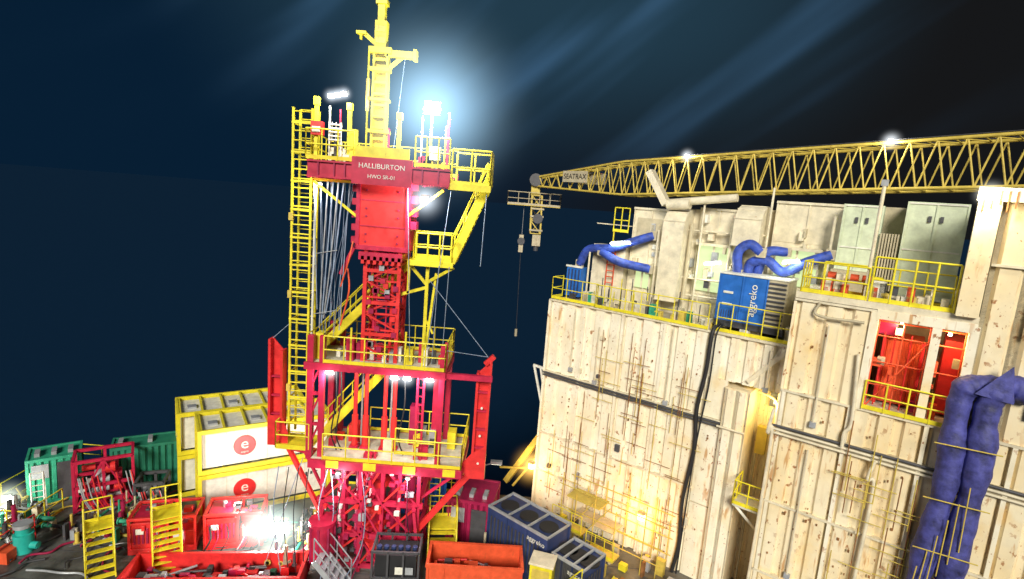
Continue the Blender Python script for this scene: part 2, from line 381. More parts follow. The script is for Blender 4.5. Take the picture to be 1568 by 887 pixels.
g.ladder((-5.2,21.95,9.1),4.7,(1,0,0),.4,'crimson')
g.tube((-5.55,22.2,9.1),(-5.55,22.2,13.8),.07,'crimson'); g.tube((-4.85,22.2,9.1),(-4.85,22.2,13.8),.07,'red')
for z in(10.2,11.5,12.8): g.box(-5.95,-4.45,21.80,21.87,z,z+.14,'red')
for i in range(18):
    z=random.uniform(9.5,13); x=random.uniform(-5.8,-4.7); g.box(x,x+.2,21.75,21.87,z,z+.2,random.choice(['crimson','red','steel','maroon','maroon']))
g.box(-6.15,-4.35,21.8,23.3,13.75,16.6,'red')
for x in(-6.22,-4.28): g.box(x-.07,x+.07,21.72,23.38,13.7,16.6,'crimson')
g.box(-6.3,-4.2,21.7,21.8,13.68,13.86,'crimson'); g.box(-6.15,-4.35,21.77,21.8,14.6,14.64,'crimson'); g.box(-6.15,-4.35,21.77,21.8,15.6,15.64,'crimson')
for x in(-5.9,-4.65):
    for z in(14.0,14.3,15.0,15.3,16.0): g.tube((x,21.75,z),(x,21.8,z),.04,'maroon',6)
for i in range(5): g.box(-6.5,-6.28,21.9,22.3,13.9+i*.5,14.15+i*.5,'crimson')
for i in range(4): g.box(-4.2,-3.95,21.9,22.4,14.6+i*.5,14.9+i*.5,'maroon')
g.beam((-6.4,22,13.7),(-6.9,22,12.6),.14,.14,'crimson')
g.box(-6.1,-4.4,21.6,23.4,13.3,13.6,'crimson')
for i in range(7): g.box(-6.0+i*.24,-5.88+i*.24,21.6,21.8,13.15,13.45,'red')
T['mast_column']=g
g=G() # top platform
g.box(-8.1,-2.7,21.3,24,16.62,16.70,'yellow')
g.box(-8.0,-2.65,21.15,21.3,16.35,16.95,'crimson'); g.box(-8.0,-2.65,24,24.12,16.3,16.95,'crimson')
g.box(-8.0,-2.65,21.05,21.15,16.9,16.97,'crimson'); g.box(-8.0,-2.65,21.05,21.15,16.33,16.40,'crimson')
for x in(-7.6,-7.0,-6.6,-3.7,-3.1): g.box(x,x+.05,21.07,21.15,16.4,16.9,'maroon')
g.box(-6.3,-4.05,21.0,21.15,16.2,17.2,'crimson'); g.box(-6.2,-4.2,21.06,21.2,17.2,17.6,'yellow')
for x in(-8.0,-6.9,-3.6,-2.7): g.box(x-.06,x+.06,21.3,24,16.3,16.6,'crimson')
g.rail([(-6.3,21.2,17.0),(-8.1,21.2,17.0),(-8.1,24,16.8),(-2.7,24,16.8)],sp=.6); g.rail([(-4.0,21.2,17.0),(-2.7,21.2,17.0)],sp=.5)
g.box(-2.7,-1.15,21.3,22.9,16.36,16.45,'yellow'); g.rail([(-2.6,21.3,16.45),(-1.15,21.3,16.45),(-1.15,22.9,16.45),(-2.6,22.9,16.45)],h=1.3,sp=.6,r=.04)
g.box(-2.7,-1.1,21.22,21.3,16.25,16.5,'yellow')
g.beam((-7.9,21.5,16.2),(-6.2,21.8,14.9),.1,.1,'yellow'); g.beam((-2.9,21.5,16.2),(-4.3,21.8,15.1),.1,.1,'yellow'); g.beam((-7.9,21.5,16.25),(-6.2,21.5,16.25),.08,.1,'yellow')
for x,z,mm,ww in((-7.85,19.2,'yellow',.13),(-6.6,19.1,'yellow',.13),(-4.72,18.9,'yellow',.13),(-2.85,19.1,'crimson',.08),(-7.35,19.0,'white',.05),(-3.85,18.9,'white',.05),(-3.5,19.0,'yellow',.08),(-6.95,18.9,'crimson',.05),(-2.95,18.6,'yellow',.05)):
    g.beam((x,21.6,16.8),(x,21.6,z),ww,ww,mm)
g.box(-7.95,-7.75,21.5,21.7,19.0,19.3,'yellow'); g.box(-6.7,-6.5,21.5,21.7,18.9,19.15,'yellow'); g.box(-4.82,-4.62,21.5,21.7,18.7,18.95,'yellow')
g.box(-8.0,-7.6,21.4,21.75,17.9,18.4,'red'); g.box(-7.95,-7.65,21.38,21.4,18.0,18.2,'white')
for i in range(5):
    g.tube((-7.3,21.4,17.75+i*.14),(-6.85,21.4,17.75+i*.14),.03,'white',5)
for i in range(3): g.tube((-7.2+i*.15,21.42,17.7),(-7.2+i*.15,21.42,18.4),.02,'white',5)
g.beam((-7.3,21.4,17.7),(-7.3,21.4,18.4),.04,.04,'white'); g.beam((-6.85,21.4,17.7),(-6.85,21.4,18.4),.04,.04,'white')
g.box(-7.4,-6.9,21.7,22.4,16.8,17.5,'cream'); g.box(-3.5,-3.1,21.4,21.7,17.3,17.8,'pale_green'); g.box(-4.0,-3.2,21.8,22.4,16.8,17.3,'grating')
g.box(-6.5,-6.3,21.4,21.7,17.0,18.2,'yellow'); g.tube((-6.9,21.5,17),(-6.9,21.5,17.7),.1,'white'); 
for i in range(18):
    x=random.choice([random.uniform(-7.9,-6.4),random.uniform(-4.0,-2.9)]); g.box(x,x+random.uniform(.06,.22),21.5,21.8,16.9,17.1+random.random()*.8,random.choice(['white','orange_red','yellow','dark_steel','yellow','crimson','steel']))
T['top_platform']=g
g=G() # gin pole
g.box(-5.95,-5.88,22.1,22.5,16.9,21.3,'yellow'); g.box(-5.44,-5.37,22.1,22.5,16.9,21.3,'yellow'); g.box(-5.88,-5.44,22.3,22.36,16.9,21.3,'yellow')
z=17.1
while z<21: g.box(-5.88,-5.44,22.08,22.3,z,z+.09,'yellow'); z+=.42
g.box(-5.90,-5.46,22.05,22.45,21.3,22.3,'yellow'); g.box(-5.82,-5.56,22.1,22.4,22.3,23.6,'yellow'); g.box(-5.90,-5.48,22.05,22.45,22.9,23.05,'yellow')
g.box(-5.85,-5.5,22.02,22.05,21.5,21.7,'yellow_dull'); g.box(-5.85,-5.5,22.02,22.05,21.9,22.1,'yellow_dull')
g.box(-6.1,-5.25,22,22.5,21.15,21.35,'yellow'); g.box(-6.05,-5.3,22,22.5,20.5,20.62,'yellow')
g.beam((-5.9,22.25,21.5),(-6.35,22.25,21.85),.12,.16,'yellow'); g.box(-6.62,-6.25,22.1,22.4,21.8,21.9,'yellow'); g.tube((-6.45,22.2,21.6),(-6.45,22.2,21.8),.06,'yellow')
g.box(-5.5,-4.35,22.1,22.4,21.05,21.28,'yellow'); g.beam((-5.4,22.25,20.6),(-4.9,22.25,21.05),.1,.14,'yellow'); g.box(-4.42,-4.3,22.05,22.45,20.98,21.36,'yellow')
g.tube((-6.12,22.2,17.3),(-6.12,22.2,21.2),.04,'yellow',6); g.tube((-6.12,22.2,19),(-6.12,22.2,20.2),.08,'yellow_dull',8)
g.box(-6.1,-5.2,22,22.6,17.0,17.5,'yellow'); g.box(-6.05,-5.25,22,22.5,18.2,18.32,'yellow'); g.box(-6.0,-5.3,22,22.5,19.4,19.5,'yellow')
g.tube((-5.1,22.2,17),(-4.75,22.2,21.0),.01,'cable',4)
g.beam((-5.25,22.2,17.2),(-5.25,22.2,18.4),.07,.07,'crimson')
T['gin_pole_mast']=g
g=G() # ladder tower
for y in(21.9,22.6):
    for x in(-8.85,-8.12): g.beam((x,y,5.6),(x,y,18.9),.08,.08,'yellow')
z=5.8
while z<18.9:
    g.tube((-8.85,21.9,z),(-8.12,21.9,z),.03,'yellow',5); g.tube((-8.85,22.6,z+.15),(-8.12,22.6,z+.15),.02,'yellow',4)
    z+=.36
z=6.2
while z<18.9:
    for x in(-8.85,-8.12): g.beam((x,21.9,z),(x,22.6,z),.05,.05,'yellow')
    g.box(-8.9,-8.07,21.85,21.88,z,z+.08,'yellow'); z+=1.1
g.beam((-8.1,22,16.6),(-7.6,22,16.6),.08,.08,'yellow'); g.beam((-8.1,22,9.3),(-7.8,22,9.3),.08,.08,'yellow')
for z in(7.6,11.5,14.6): g.box(-8.95,-8.8,21.8,22.0,z,z+.3,'yellow_dull')
T['ladder_tower']=g
g=G() # stairs
g.stair((-1.3,22.0,16.4),(-2.5,22.0,13.4),(0,.8,0),sw=.3); 
g.box(-4.2,-2.4,21.8,23,13.3,13.38,'yellow'); g.box(-4.2,-2.4,21.75,21.8,13.2,13.42,'yellow')
g.rail([(-2.4,23,13.4),(-4.2,23,13.4)],sp=.6); g.rail([(-2.5,21.8,13.4),(-3.9,21.8,13.4)],sp=.5,r=.04)
g.stair((-4.2,22.9,13.3),(-8.0,22.9,9.2),(0,.8,0),sw=.34); g.stair((-4.6,22.9,9.1),(-7.8,22.9,5.3),(0,.8,0),sw=.34)
g.beam((-3.45,22.2,13.3),(-3.45,22.2,9.2),.13,.13); g.beam((-3.1,22.2,12.9),(-3.35,22.2,9.9),.09,.09); g.beam((-3.45,22.2,12.5),(-2.4,22,13.2),.12,.12); g.beam((-3.45,22.2,12.3),(-4.6,22.2,11.9),.1,.12)
g.beam((-3.45,22.2,12.4),(-4.2,22.2,13.2),.1,.12); g.beam((-4.2,22.2,13.3),(-4.2,22.2,12),.1,.1)
g.beam((-3.45,22.2,11.0),(-3.1,22.2,10.4),.08,.08)
T['stairs']=g
g=G() # cables
for i in range(9):
    a=(-7.95+i*.17,21.5+random.random()*.5,16.3); b=(-7.9+i*.1+random.random()*.35,21.8,9.6+random.random()*1.6); g.tube(a,b,.010+.012*(i%4==0),'cable',5)
for i in range(4): g.curve([(-7.35+i*.2,21.6,16.3),(-7.5+i*.15,21.6,13),(-7.6+i*.08,21.7,10.4+.2*i)],.028,'cable' if i%2 else 'steel',6)
for z in(11,13.4): g.tube((-7.75,21.5,z),(-6.9,21.5,z+.2),.015,'steel',5)
g.tube((-7.9,21.8,16.3),(-7.95,21.8,8.0),.05,'white',8)
for i in range(3): g.tube((-6.6+i*.1,22,16.3),(-7.1-i*.2,22,10.2+.5*i),.014,'cable',4)
for a,b in (((-.75,21.8,9.7),(-3.3,22,12.6)),((-9.5,21.8,9.8),(-8.8,21.9,10.5)),((-.75,21.8,9.7),(-2.4,21.2,10.0)),((-2.6,21.4,16.2),(-3.2,21.6,10)),((-1.3,21.5,13.4),(-1.25,21.5,16.2)) ,((-2.9,21.4,13.3),(-3.0,21.6,9.3)),((-2.5,21.4,13.3),(-2.6,21.6,9.6)),((-4.3,21.6,16.3),(-3.9,21.7,9.3)),((-8.0,21.3,5),(-9.2,20.4,.5))):
    g.tube(a,b,.015,'cable',4)
g.curve([(-6.5,21.6,12.9),(-6.4,21.5,12),(-6.7,21.5,10.6)],.035,'orange_red',6); g.curve([(-6.7,21.4,12.2),(-6.4,21.3,13.2),(-6.3,21.5,14)],.03,'orange_red',6)
for i in range(4): g.curve([(-8.7+i*.4,20.6,4.9),(-8.8+i*.4,20.4,3),(-8.4+i*.3,20.3,.2)],.02,random.choice(['black','dark_steel','cable']),5)
T['cables']=g
tw=make('hydraulic_workover_tower',T)
text('HALLIBURTON',tw,(-5.17,20.98,16.88),R90,.26,'white'); text('HWO SR-01',tw,(-5.17,20.98,16.5),R90,.2,'white')
flood('tower_floodlight',(-3.5,21.5,19.2),1500,(.92,.96,1),.6,(.2,-1,-.2),'lamp_blue',hal=5.0,hcol=(.45,.75,1))
for i,x in enumerate((-7.3,-7.05,-6.8)): flood('tower_floodlight',(x,21.5,19.35+.06*i),110,(1,.95,.85),.2,(-.2,-1,-.5),hal=.45,hcol=(.8,.9,1))
flood('tower_floodlight',(-3.6,21.5,15.8),350,(.95,.97,1),.32,(0,-1,-.5),'lamp_white',hal=1.2,hcol=(.8,.9,1))
for x in(-7.0,-4.4,-3.9,-3.0): flood('base_fill_lamp',(x,21.3,8.72),120,(1,.97,.9),.3,(0,-.8,-.5),hal=.6,hcol=(.9,.95,1))
flood('base_fill_lamp',(-7.7,21.6,16.1),120,(1,.97,.9),.2,(0,-.4,-1))
for x in(-6.4,-3.6): flood('base_fill_lamp',(x,20.85,4.7),120,(1,.85,.9),.16,(0,-.6,-.8),'lamp_soft')  # fill lamps added to brighten the tower base
# ---------------------------------------------------------------- rig building
BM=frame(2.1,28,0,-math.degrees(math.atan2(.6,.8)))
def bw(s_,n_,z): return BM@V((s_,-n_,z))
B={}
g=G()
X=(1,0,0);NY=(0,-1,0)
g.box(0,9.1,0.02,12,0,11.25,'cream_dark'); g.box(9.1,11.5,1.3,12,0,9.3,'wall_warmlit'); g.box(9.1,11.5,.02,12,9.3,11.25,'cream_dark')
for z0,z1 in((0,2.05),(2.1,4.15),(4.2,7.25),(7.55,11.2)): g.corr((0,0,0),X,NY,8.2,z0,z1,.82,.15)
g.corr((8.2,0,0),X,NY,3.25,9.3,11.2,.65,.13,'wall_paint')
for z0,z1 in((0,3.5),(3.56,7.25),(7.55,9.3)): g.box(8.2,9.1,-.12,.02,z0,z1,'wall_paint')
g.box(9.1,10.1,-.35,1.3,0,9.1,'wall_warmlit'); g.corr((9.12,-.35,0),X,NY,.96,0,9.05,.48,.09,'wall_paint')
g.corr((10.1,1.28,0),X,NY,1.4,0,9.3,.35,.05,'wall_warmlit')
for z in(2.04,4.14,11.2): g.box(-.05,8.2,-.22,0,z,z+.07,'cream')
g.box(9.1,11.45,-.22,0,11.2,11.3,'cream'); g.box(8.2,9.1,-.22,0,11.2,11.3,'cream')
for s0 in(0,2.05,4.1,6.15): g.box(s0-.05,s0+.07,-.23,-.01,0,11.19,'wall_paint')
g.add([(10.1,-.1,9.3),(11.4,-.1,9.3),(11.4,-.1,11.2),(10.9,-.1,11.2)],[(0,1,2,3)],'cream')
g.beam((9.9,-.25,9.5),(11.2,-.25,11.1),.1,.16,'cream')
B['main_wall']=g
g=G() # right section
g.box(11.45,30,-1.48,12,0,9.9,'cream_dark'); g.box(11.45,13.9,-1.48,12,9.9,13.4,'cream_dark'); g.box(13.9,30,2,12,9.9,13.4,'cream_dark')
for z0,z1 in((0,2.6),(2.68,5.5),(5.58,8.2),(8.58,9.9)): g.corr((11.45,-1.5,0),X,NY,18,z0,z1,.72,.14,'wall_warmlit')
g.corr((11.45,-1.5,0),X,NY,2.45,9.95,13.3,.82,.14,'wall_warmlit')
g.box(16.5,30,-1.5,2,9.9,17.4,'cream_dark'); g.corr((16.5,-1.5,0),X,NY,10,9.95,17.3,.9,.13,'wall_warmlit')
for z in(2.6,5.5,9.88,13.3,15.2): g.box(11.4 if z<14 else 16.5,30 if z!=13.3 else 16.5,-1.72,-1.5,z,z+.08,'cream')
g.box(11.4,16.5,-1.71,2,13.4,13.62,'cream'); g.box(13.9,16.5,-1.74,-1.45,13.1,13.4,'wall_paint')
for x in(13.85,15.55,16.45): g.box(x-.12,x+.12,-1.73,-1.3,9.95,13.3,'wall_paint')
g.box(11.36,11.45,-1.65,0,0,13.4,'wall_warmlit')
for x in(11.5,13.61,15.77,17.93): g.box(x-.05,x+.07,-1.71,-1.5,0,9.9,'wall_paint')
g.box(13.95,16.4,-1.4,2,9.95,10.0,'grating')
g.box(15.9,16.45,-1.95,-1.5,13.6,17.3,'wall_warmlit'); g.box(15.85,17.6,-2.0,-1.5,17.1,17.5,'cream')
for i in range(9): g.box(16.0+i*.18,16.04+i*.18,-2.03,-2.0,16.8+.1*(i%3),17.4,'rust')
g.box(17.6,18.8,-1.8,-1.66,13.2,17.2,'pale_green'); g.box(18.0,19.6,-1.8,-1.66,10.8,13.0,'pale_green')
B['protruding_wall']=g
g=G() # bay
g.corr((14.25,-.6,0),X,NY,1.05,10.1,12.3,.2,.05,'orange_red'); g.box(14.25,15.3,-.58,1.4,10.1,12.3,'orange_red')
for x in(14.2,15.3): g.box(x-.05,x+.05,-.7,-.6,10,12.4,'red')
g.box(15.85,16.35,-.6,1.3,10.1,12.6,'red')
for x in(13.98,14.7,15.4,16.3): g.tube((x,-1.35,9.9),(x,-1.35,13.3),.03,'orange_red',5)
for x in(14.2,14.5,14.95): g.tube((x,-1.0,9.9),(x,-1.0,12.6),.025,'red',5)
for z in(10.8,11.6,12.5,13.0): g.tube((13.9,-1.36,z),(16.4,-1.36,z),.025,'orange_red',5)
g.tube((14,-1.37,10),(15.4,-1.37,12.5),.025,'orange_red',5)
g.rail([(13.95,-1.78,9.98),(16.4,-1.78,9.98)],h=1.0,sp=.6)
g.box(14.0,14.5,-.9,-.6,12.5,13.1,'maroon')
for i in range(10):
    x=random.uniform(13.95,16.2); z=random.uniform(10,12.8); g.box(x,x+random.uniform(.1,.3),-1.2,-.95,z,z+random.uniform(.1,.5),random.choice(['maroon','cream_dark','orange_red','dark_steel']))
B['equipment_bay']=g
g=G() # belts, pipes
for z in(7.30,7.43): g.tube((0,-.25,z),(9.1,-.25,z),.05,'dark_steel',6)
g.box(0,9.1,-.19,0,7.25,7.55,'cream_dark'); g.box(-.05,9.1,-.26,-.19,7.50,7.55,'cream')
g.tube((9,-.5,7.4),(10.1,-.5,7.4),.05,'cream',6)
for z in(8.27,8.42,8.55): g.tube((11.3,-1.77,z),(30,-1.77,z),.05,'cream' if z<8.5 else 'dark_steel',6)
g.box(11.45,30,-1.69,-1.5,8.2,8.58,'cream_dark')
g.curve([(13.6,-1.8,11.8),(13.75,-1.85,9.5),(13.6,-1.85,9.0),(13.6,-1.9,8.5)],.06,'cream',8)
g.curve([(11.3,-1.85,9.2),(11.2,-1.85,8.2),(11.35,-1.8,7.9),(11.3,-1.8,0)],.06,'cream',8)
g.curve([(14.6,-1.85,8.3),(14.5,-1.85,7.6),(14.7,-1.85,7.3),(14.6,-1.85,3),(14.2,-1.85,.5)],.06,'cream',8)
g.curve([(12.2,-1.8,13.35),(12.2,-1.85,12.9),(13.6,-1.85,12.9)],.05,'cream_dark',8)
g.curve([(8.35,.2,11.6),(8.25,-.3,11.2),(8.2,-.3,9.5),(8.05,-.34,7.8),(8.15,-.32,6),(7.95,-.32,3.5),(8.05,-.32,1.5),(7.9,-.32,0)],.085,'black',10)
g.curve([(8.5,.2,11.6),(8.42,-.3,11.1),(8.4,-.3,9.0),(8.2,-.3,6),(8.1,-.3,0)],.035,'black',6)
random.seed(3)
for i in range(54):
    s0=random.choice([1.0,1.9,2.6,3.4,4.1,4.8,5.4,6.2,7.0,7.4])+random.uniform(-.15,.15); z0=random.uniform(.5,8); h=random.uniform(1,3)
    if s0<3 and z0>5: continue
    g.tube((s0,-.34,z0),(s0,-.34,min(z0+h,11)),.016,'rust' if i%3 else 'yellow_dull',4)
    g.tube((s0-.3,-.36,z0+h*.5),(s0+random.uniform(.3,1.2),-.36,z0+h*.5),.016,'rust' if i%2 else 'yellow_dull',4)
for i in range(120):
    s0=random.randint(0,20)*.41+.41; z0=random.uniform(.3,11); q=random.uniform(.012,.03)
    g.box(s0-q,s0+q,-.18,-.14,z0,z0+q*3,'rust')
for i in range(90):
    s0=11.45+random.randint(1,18)*.36; z0=random.uniform(2,13 if s0<13.8 else 9.5); q=random.uniform(.012,.035)
    g.box(s0-q,s0+q,-1.68,-1.63,z0,z0+q*3,'rust')
for i in range(20):
    s0=random.uniform(13.8,16.5); z0=random.uniform(2.5,7); g.tube((s0,-1.9,z0),(s0,-1.9,z0+random.uniform(1,3)),.018,'yellow_dull' if i%2 else 'rust',4); g.tube((s0-.4,-1.92,z0+.6),(s0+.6,-1.92,z0+.6),.018,'yellow_dull',4)
for s0,z0,z1 in((1.6,8,11),(3.0,7.7,10.4),(6.6,7.7,11.1),(12.6,9.0,12.6),(12.6,3,8),(10.6,9.4,11)): 
    y=-.3 if s0<11 else -1.8
    g.tube((s0,y,z0),(s0,y,z1),.03,'cream',6); g.box(s0-.1,s0+.1,y-.03,y+.1,z0-.15,z0+.05,'steel')
for i in range(10): 
    s0=random.uniform(.5,8.6); z0=random.choice([2.4,4.6,7.9,9.8]); g.box(s0,s0+random.uniform(.1,.25),-.28,-.12,z0,z0+random.uniform(.15,.35),random.choice(['steel','cream','dark_steel','cream']))
g.beam((-.8,0,7.55),(.2,0,7.5),.1,.12,'white'); g.beam((-.75,0,7.5),(0,0,5.3),.08,.1,'white'); g.beam((-.35,0,7.5),(0,0,6.2),.06,.08,'white')
g.beam((-2.2,.3,.3),(-.05,.3,3.9),.28,.3,'yellow_dull'); g.beam((-1.7,.3,.2),(-.0,.3,2.8),.12,.12,'yellow_dull'); g.beam((-2.4,-.1,1.2),(-.3,-.1,1.9),.08,.1,'yellow_dull')
g.box(10.2,11.3,-1.2,0,4.6,4.68,'grating'); g.rail([(10.2,-.1,4.68),(10.2,-1.2,4.68),(11.3,-1.2,4.68)],h=1.0,sp=.5); g.beam((10.3,-1.1,4.6),(11.2,-.4,3.4),.08,.1,'white')
g.curve([(10.15,.6,9.0),(10.9,.5,8.8),(11.1,.4,8.0)],.05,'cream',6); g.box(10.6,10.9,.9,1.2,8.4,9.0,'dark_steel'); g.box(10.3,10.7,.9,1.2,6.2,7.4,'yellow_dull')
g.tube((11.0,.6,0),(11.0,.6,9.2),.07,'cream',8); g.tube((10.35,.9,0),(10.35,.9,6.2),.05,'cream_dark',8)
B['pipes_and_brackets']=g
g=G() # railings on roofs
g.rail([(0,.9,11.3),(0,-.1,11.3),(2.6,-.1,11.3),(2.6,-.25,11.3),(8.0,-.25,11.3)],sp=.75,r=.025); g.rail([(8.3,-.1,11.3),(11.3,-.1,11.3)],sp=.6,h=1.2,r=.025)
for i in range(30):
    s0=random.uniform(2,8); y0=.2+random.random(); g.tube((s0,y0,11.3),(s0,y0,11.8+random.random()),.025,random.choice(['yellow','cream','dark_steel','yellow']),5)
for i in range(40):
    s0=random.uniform(.6,11); y0=random.uniform(.1,.9); h=random.uniform(.15,.6); g.box(s0,s0+random.uniform(.1,.4),y0,y0+.3,11.25,11.3+h,random.choice(['cream','cream_dark','green','yellow_dull','white','dark_steel']))
g.rail([(11.5,0,13.62),(11.5,-1.6,13.62),(13.5,-1.6,13.62)],sp=.6); g.rail([(13.6,-1.6,13.62),(15.85,-1.6,13.62)],h=1.5,sp=.6,r=.035)
g.rail([(12,-.6,13.62),(15.8,-.6,13.62)],sp=.8)
for i in range(26):
    s0=random.uniform(11.6,15.6); g.box(s0,s0+random.uniform(.08,.35),-1.3,-.9,13.62,13.8+random.random()*.6,random.choice(['cream','yellow_dull','cream','orange_red','dark_steel','white']))
for i in range(5): g.tube((12.2+i*.35,-1.0,14.3),(12.45+i*.35,-1.0,14.3),.12,random.choice(['cream','yellow','orange_red']),8)
g.tube((13.45,-1.5,13.6),(13.45,-1.5,17.6),.06,'cream',8); g.box(13.35,13.55,-1.58,-1.42,17.45,17.65,'steel')
g.rail([(2.2,1.6,14.9),(3.0,1.6,14.9)],sp=.4,h=1.2); g.tube((2.2,1.7,11.3),(2.2,1.7,14.9),.04,'yellow',5)
g.ladder((2.35,1.4,12.2),1.9,(1,0,0),.4,'orange_red')
B['roof_railings']=g
g=G() # upper modules
def modu(a,b,zt,mm,y=2,zb=11.25): 
    g.box(a,b,y,y+5,zb,zt,mm)
    n=max(1,round((b-a)/1.1))
    for i in range(n+1):
        x=a+(b-a)*i/n; g.box(x-.03,x+.03,y-.05,y,zb,zt,mm)
    for z in(12.4,13.8,15.2): g.box(a+.03,b-.03,y-.03,y,z,z+.05,mm)
    g.box(a-.04,b+.04,y-.09,y+5,zt,zt+.1,mm)
modu(3.1,4.9,16.1,'cream'); modu(4.9,6.3,16.2,'cream',2.3); modu(6.3,8.0,16.3,'cream',2.2); modu(8.0,9.5,16.4,'cream_dark',2.6); modu(9.5,12.0,16.8,'cream',2.2)
modu(.8,3.1,12.6,'cream',2.4)
g.box(1.2,3.0,1.6,2.3,11.3,14.2,'cream'); g.box(3.3,4.7,1.93,1.97,14.5,15.7,'cream_dark')
def hood(s0,s1,z0,zt,mm):
    pr=[]; k=8; R=.9
    for i in range(k+1):
        a=math.pi/2*i/k; pr.append((2.0-.9+R*(1-math.cos(a)),zt-R+R*math.sin(a)))
    prof=[(1.1,z0)]+pr+[(2.6,zt)]
    vs=[]
    for y,z in prof: vs+=[(s0,y,z),(s1,y,z)]
    n=len(prof)
    g.add(vs,[(2*i,2*i+1,2*i+3,2*i+2) for i in range(n-1)],mm,True)
    for s_ in(s0,s1): g.add([(s_,y,z) for y,z in prof]+[(s_,2.6,z0)],[tuple(range(n+1))],mm)
    for y,z in prof[::3]: g.beam((s0-.02,y-.02,z),(s1+.02,y-.02,z),.05,.05,mm)
hood(4.95,5.95,12.0,16.25,'cream'); hood(8.1,9.2,14.9,16.6,'cream')
for a,b,z0,z1,y in((3.5,4.3,12.3,13.4,1.9),(6.45,7.8,12.6,14.7,2.12),(9.7,11.4,13.4,14.9,2.12)):
    g.box(a,b,y-.04,y,z0,z1,'window_glow')
    for x in(a,b,(a+b)/2): g.box(x-.04,x+.04,y-.09,y-.04,z0,z1,'cream')
    g.box(a-.1,b+.1,y-.35,y,z1,z1+.12,'cream')
def cabin(a,b,zb,zt,y=1.2):
    g.box(a,b,y,y+3,zb,zt,'pale_green')
    for x in(a,b,(a+b)/2): g.box(x-.03,x+.03,y-.04,y,zb,zt,'pale_green')
    for z in(zb+.02,zb+(zt-zb)*.5,zt-.08): g.box(a+.03,b-.03,y-.045,y,z,z+.05,'white')
    xm=(a+b)/2
    for x in(xm-.22,xm+.12): g.box(x,x+.1,y-.07,y-.04,zt-.7,zt-.48,'dark_steel')
cabin(12.1,13.35,13.6,16.9); cabin(14.1,15.8,13.65,17.1,.9)
g.box(13.35,14.1,2.2,5,13.6,16.9,'cream_dark'); g.box(12.05,13.3,.6,1.2,13.6,14.4,'cream_dark')
for i in range(7): g.box(13.4+i*.09,13.45+i*.09,1.0,1.3,13.8,15.9,'cream_dark')
g.tube((5.0,1.5,16.5),(8.0,1.5,16.9),.18,'cream',10); g.beam((3.9,1.4,17.9),(4.9,1.4,16.4),.3,.5,'cream',up=(0,1,0)); g.tube((4.95,1.4,16.4),(6.0,1.4,16.5),.25,'cream',10)
for s0,y0,r0,z0,z1,m0 in((6.6,1.6,.05,12,16.8,'cream'),(9.4,1.6,.05,12,17.4,'cream'),(6.1,1.7,.1,12,15.6,'cream_dark'),(1.4,.9,.05,11.3,13.8,'cream'),(4.6,1.6,.07,11.3,15.2,'cream'),(8.0,1.4,.06,11.3,15.8,'cream'),(11.8,1.5,.06,13.3,16.4,'cream')): g.tube((s0,y0,z0),(s0,y0,z1),r0,m0)
for z0 in(12.3,13.1,15.3): g.tube((4.9,1.75,z0),(9.4,1.75,z0+.1),.05,'cream',6)
for i in range(50):
    s0=random.uniform(3.2,11.8); z0=random.uniform(12.0,15.8); q=random.uniform(.1,.35); g.box(s0,s0+q,1.85,2.2,z0,z0+random.uniform(.1,.5),random.choice(['cream','white','cream_dark','steel','cream','dark_steel']))
B['roof_modules']=g
make('offshore_rig_building',B,BM)
def hoseobj(name,ctrls,r,M=BM):
    g=G()
    for c in ctrls:
        g.curve(c,r,'hose_blue',14,10)
        for q in(c[0],c[-1]): g.box(q[0]-r*.9,q[0]+r*.9,q[1]-.1,q[1]+.1,q[2]-r,q[2]+r,'cream_dark')
    return make(name,{'flexible_duct':g},M)
hoseobj('ventilation_hose',[[(.7,1.2,13.1),(1.2,1.1,13.9),(2.4,1.1,14.1),(3.4,1.3,14.5),(4.3,1.7,14.9)],[(2.0,1.0,13.9),(3.0,1.0,13.5),(4.4,1.5,13.3)]],.21)
hoseobj('ventilation_hose',[[(8.6,.9,13.7),(8.5,.9,14.6),(8.9,1.0,15.0),(9.4,1.0,14.7)],[(8.9,1.2,13.6),(9.0,1.2,14.2),(9.6,1.2,14.4),(10.3,1.2,14.0),(11.1,1.1,14.5),(11.9,1.3,14.9)],[(9.2,1.5,13.7),(9.5,1.5,14.7),(10.2,1.8,14.8)]],.20)
g=G()
def wob(f): return lambda t:f*(1+.10*math.sin(t*31)+.06*math.sin(t*77)+.03*math.sin(t*190))
def vd(pts,r):
    c=[V(p) for p in pts]; out=[]
    c=[c[0]*2-c[1]]+c+[c[-1]*2-c[-2]]
    for i in range(1,len(c)-2):
        for j in range(14):
            t=j/14; p0,p1,p2,p3=c[i-1:i+3]
            out.append(.5*((2*p1)+(p2-p0)*t+(2*p0-5*p1+4*p2-p3)*t*t+(3*p1-p0-3*p2+p3)*t**3))
    out.append(c[-2]); g.sweep(out,wob(r),'duct_blue',16) 
vd([(17.5,-1.7,11.5),(16.75,-1.9,11.6),(16.42,-2.0,11.0),(16.5,-2.15,8.5),(16.35,-2.2,6),(16.3,-2.2,3),(16.2,-2.2,0)],.33)
vd([(18.0,-1.7,11.6),(17.4,-1.9,11.7),(17.1,-2.0,11.0),(17.15,-2.15,9),(17.05,-2.2,6),(17.0,-2.2,3),(16.95,-2.2,0)],.35)
g.add([(16.7,-2.35,11.4),(17.6,-2.3,11.3),(17.45,-2.2,12.4),(17.7,-1.7,11.3)],[(0,1,2),(1,3,2),(0,2,3)],'duct_blue')
for z in(9.7,7.9,6.2,4.6): g.tube((16.0,-2.6,z),(17.6,-2.6,z+.1),.022,'yellow_dull',5)
for i in range(6): g.tube((16.1+.2*i,-2.62,4+i*.5),(16.2+.17*i,-2.62,5.6+i*.6),.018,'yellow_dull',4)
make('ventilation_duct',{'fabric_ducts':g},BM)
g=G()
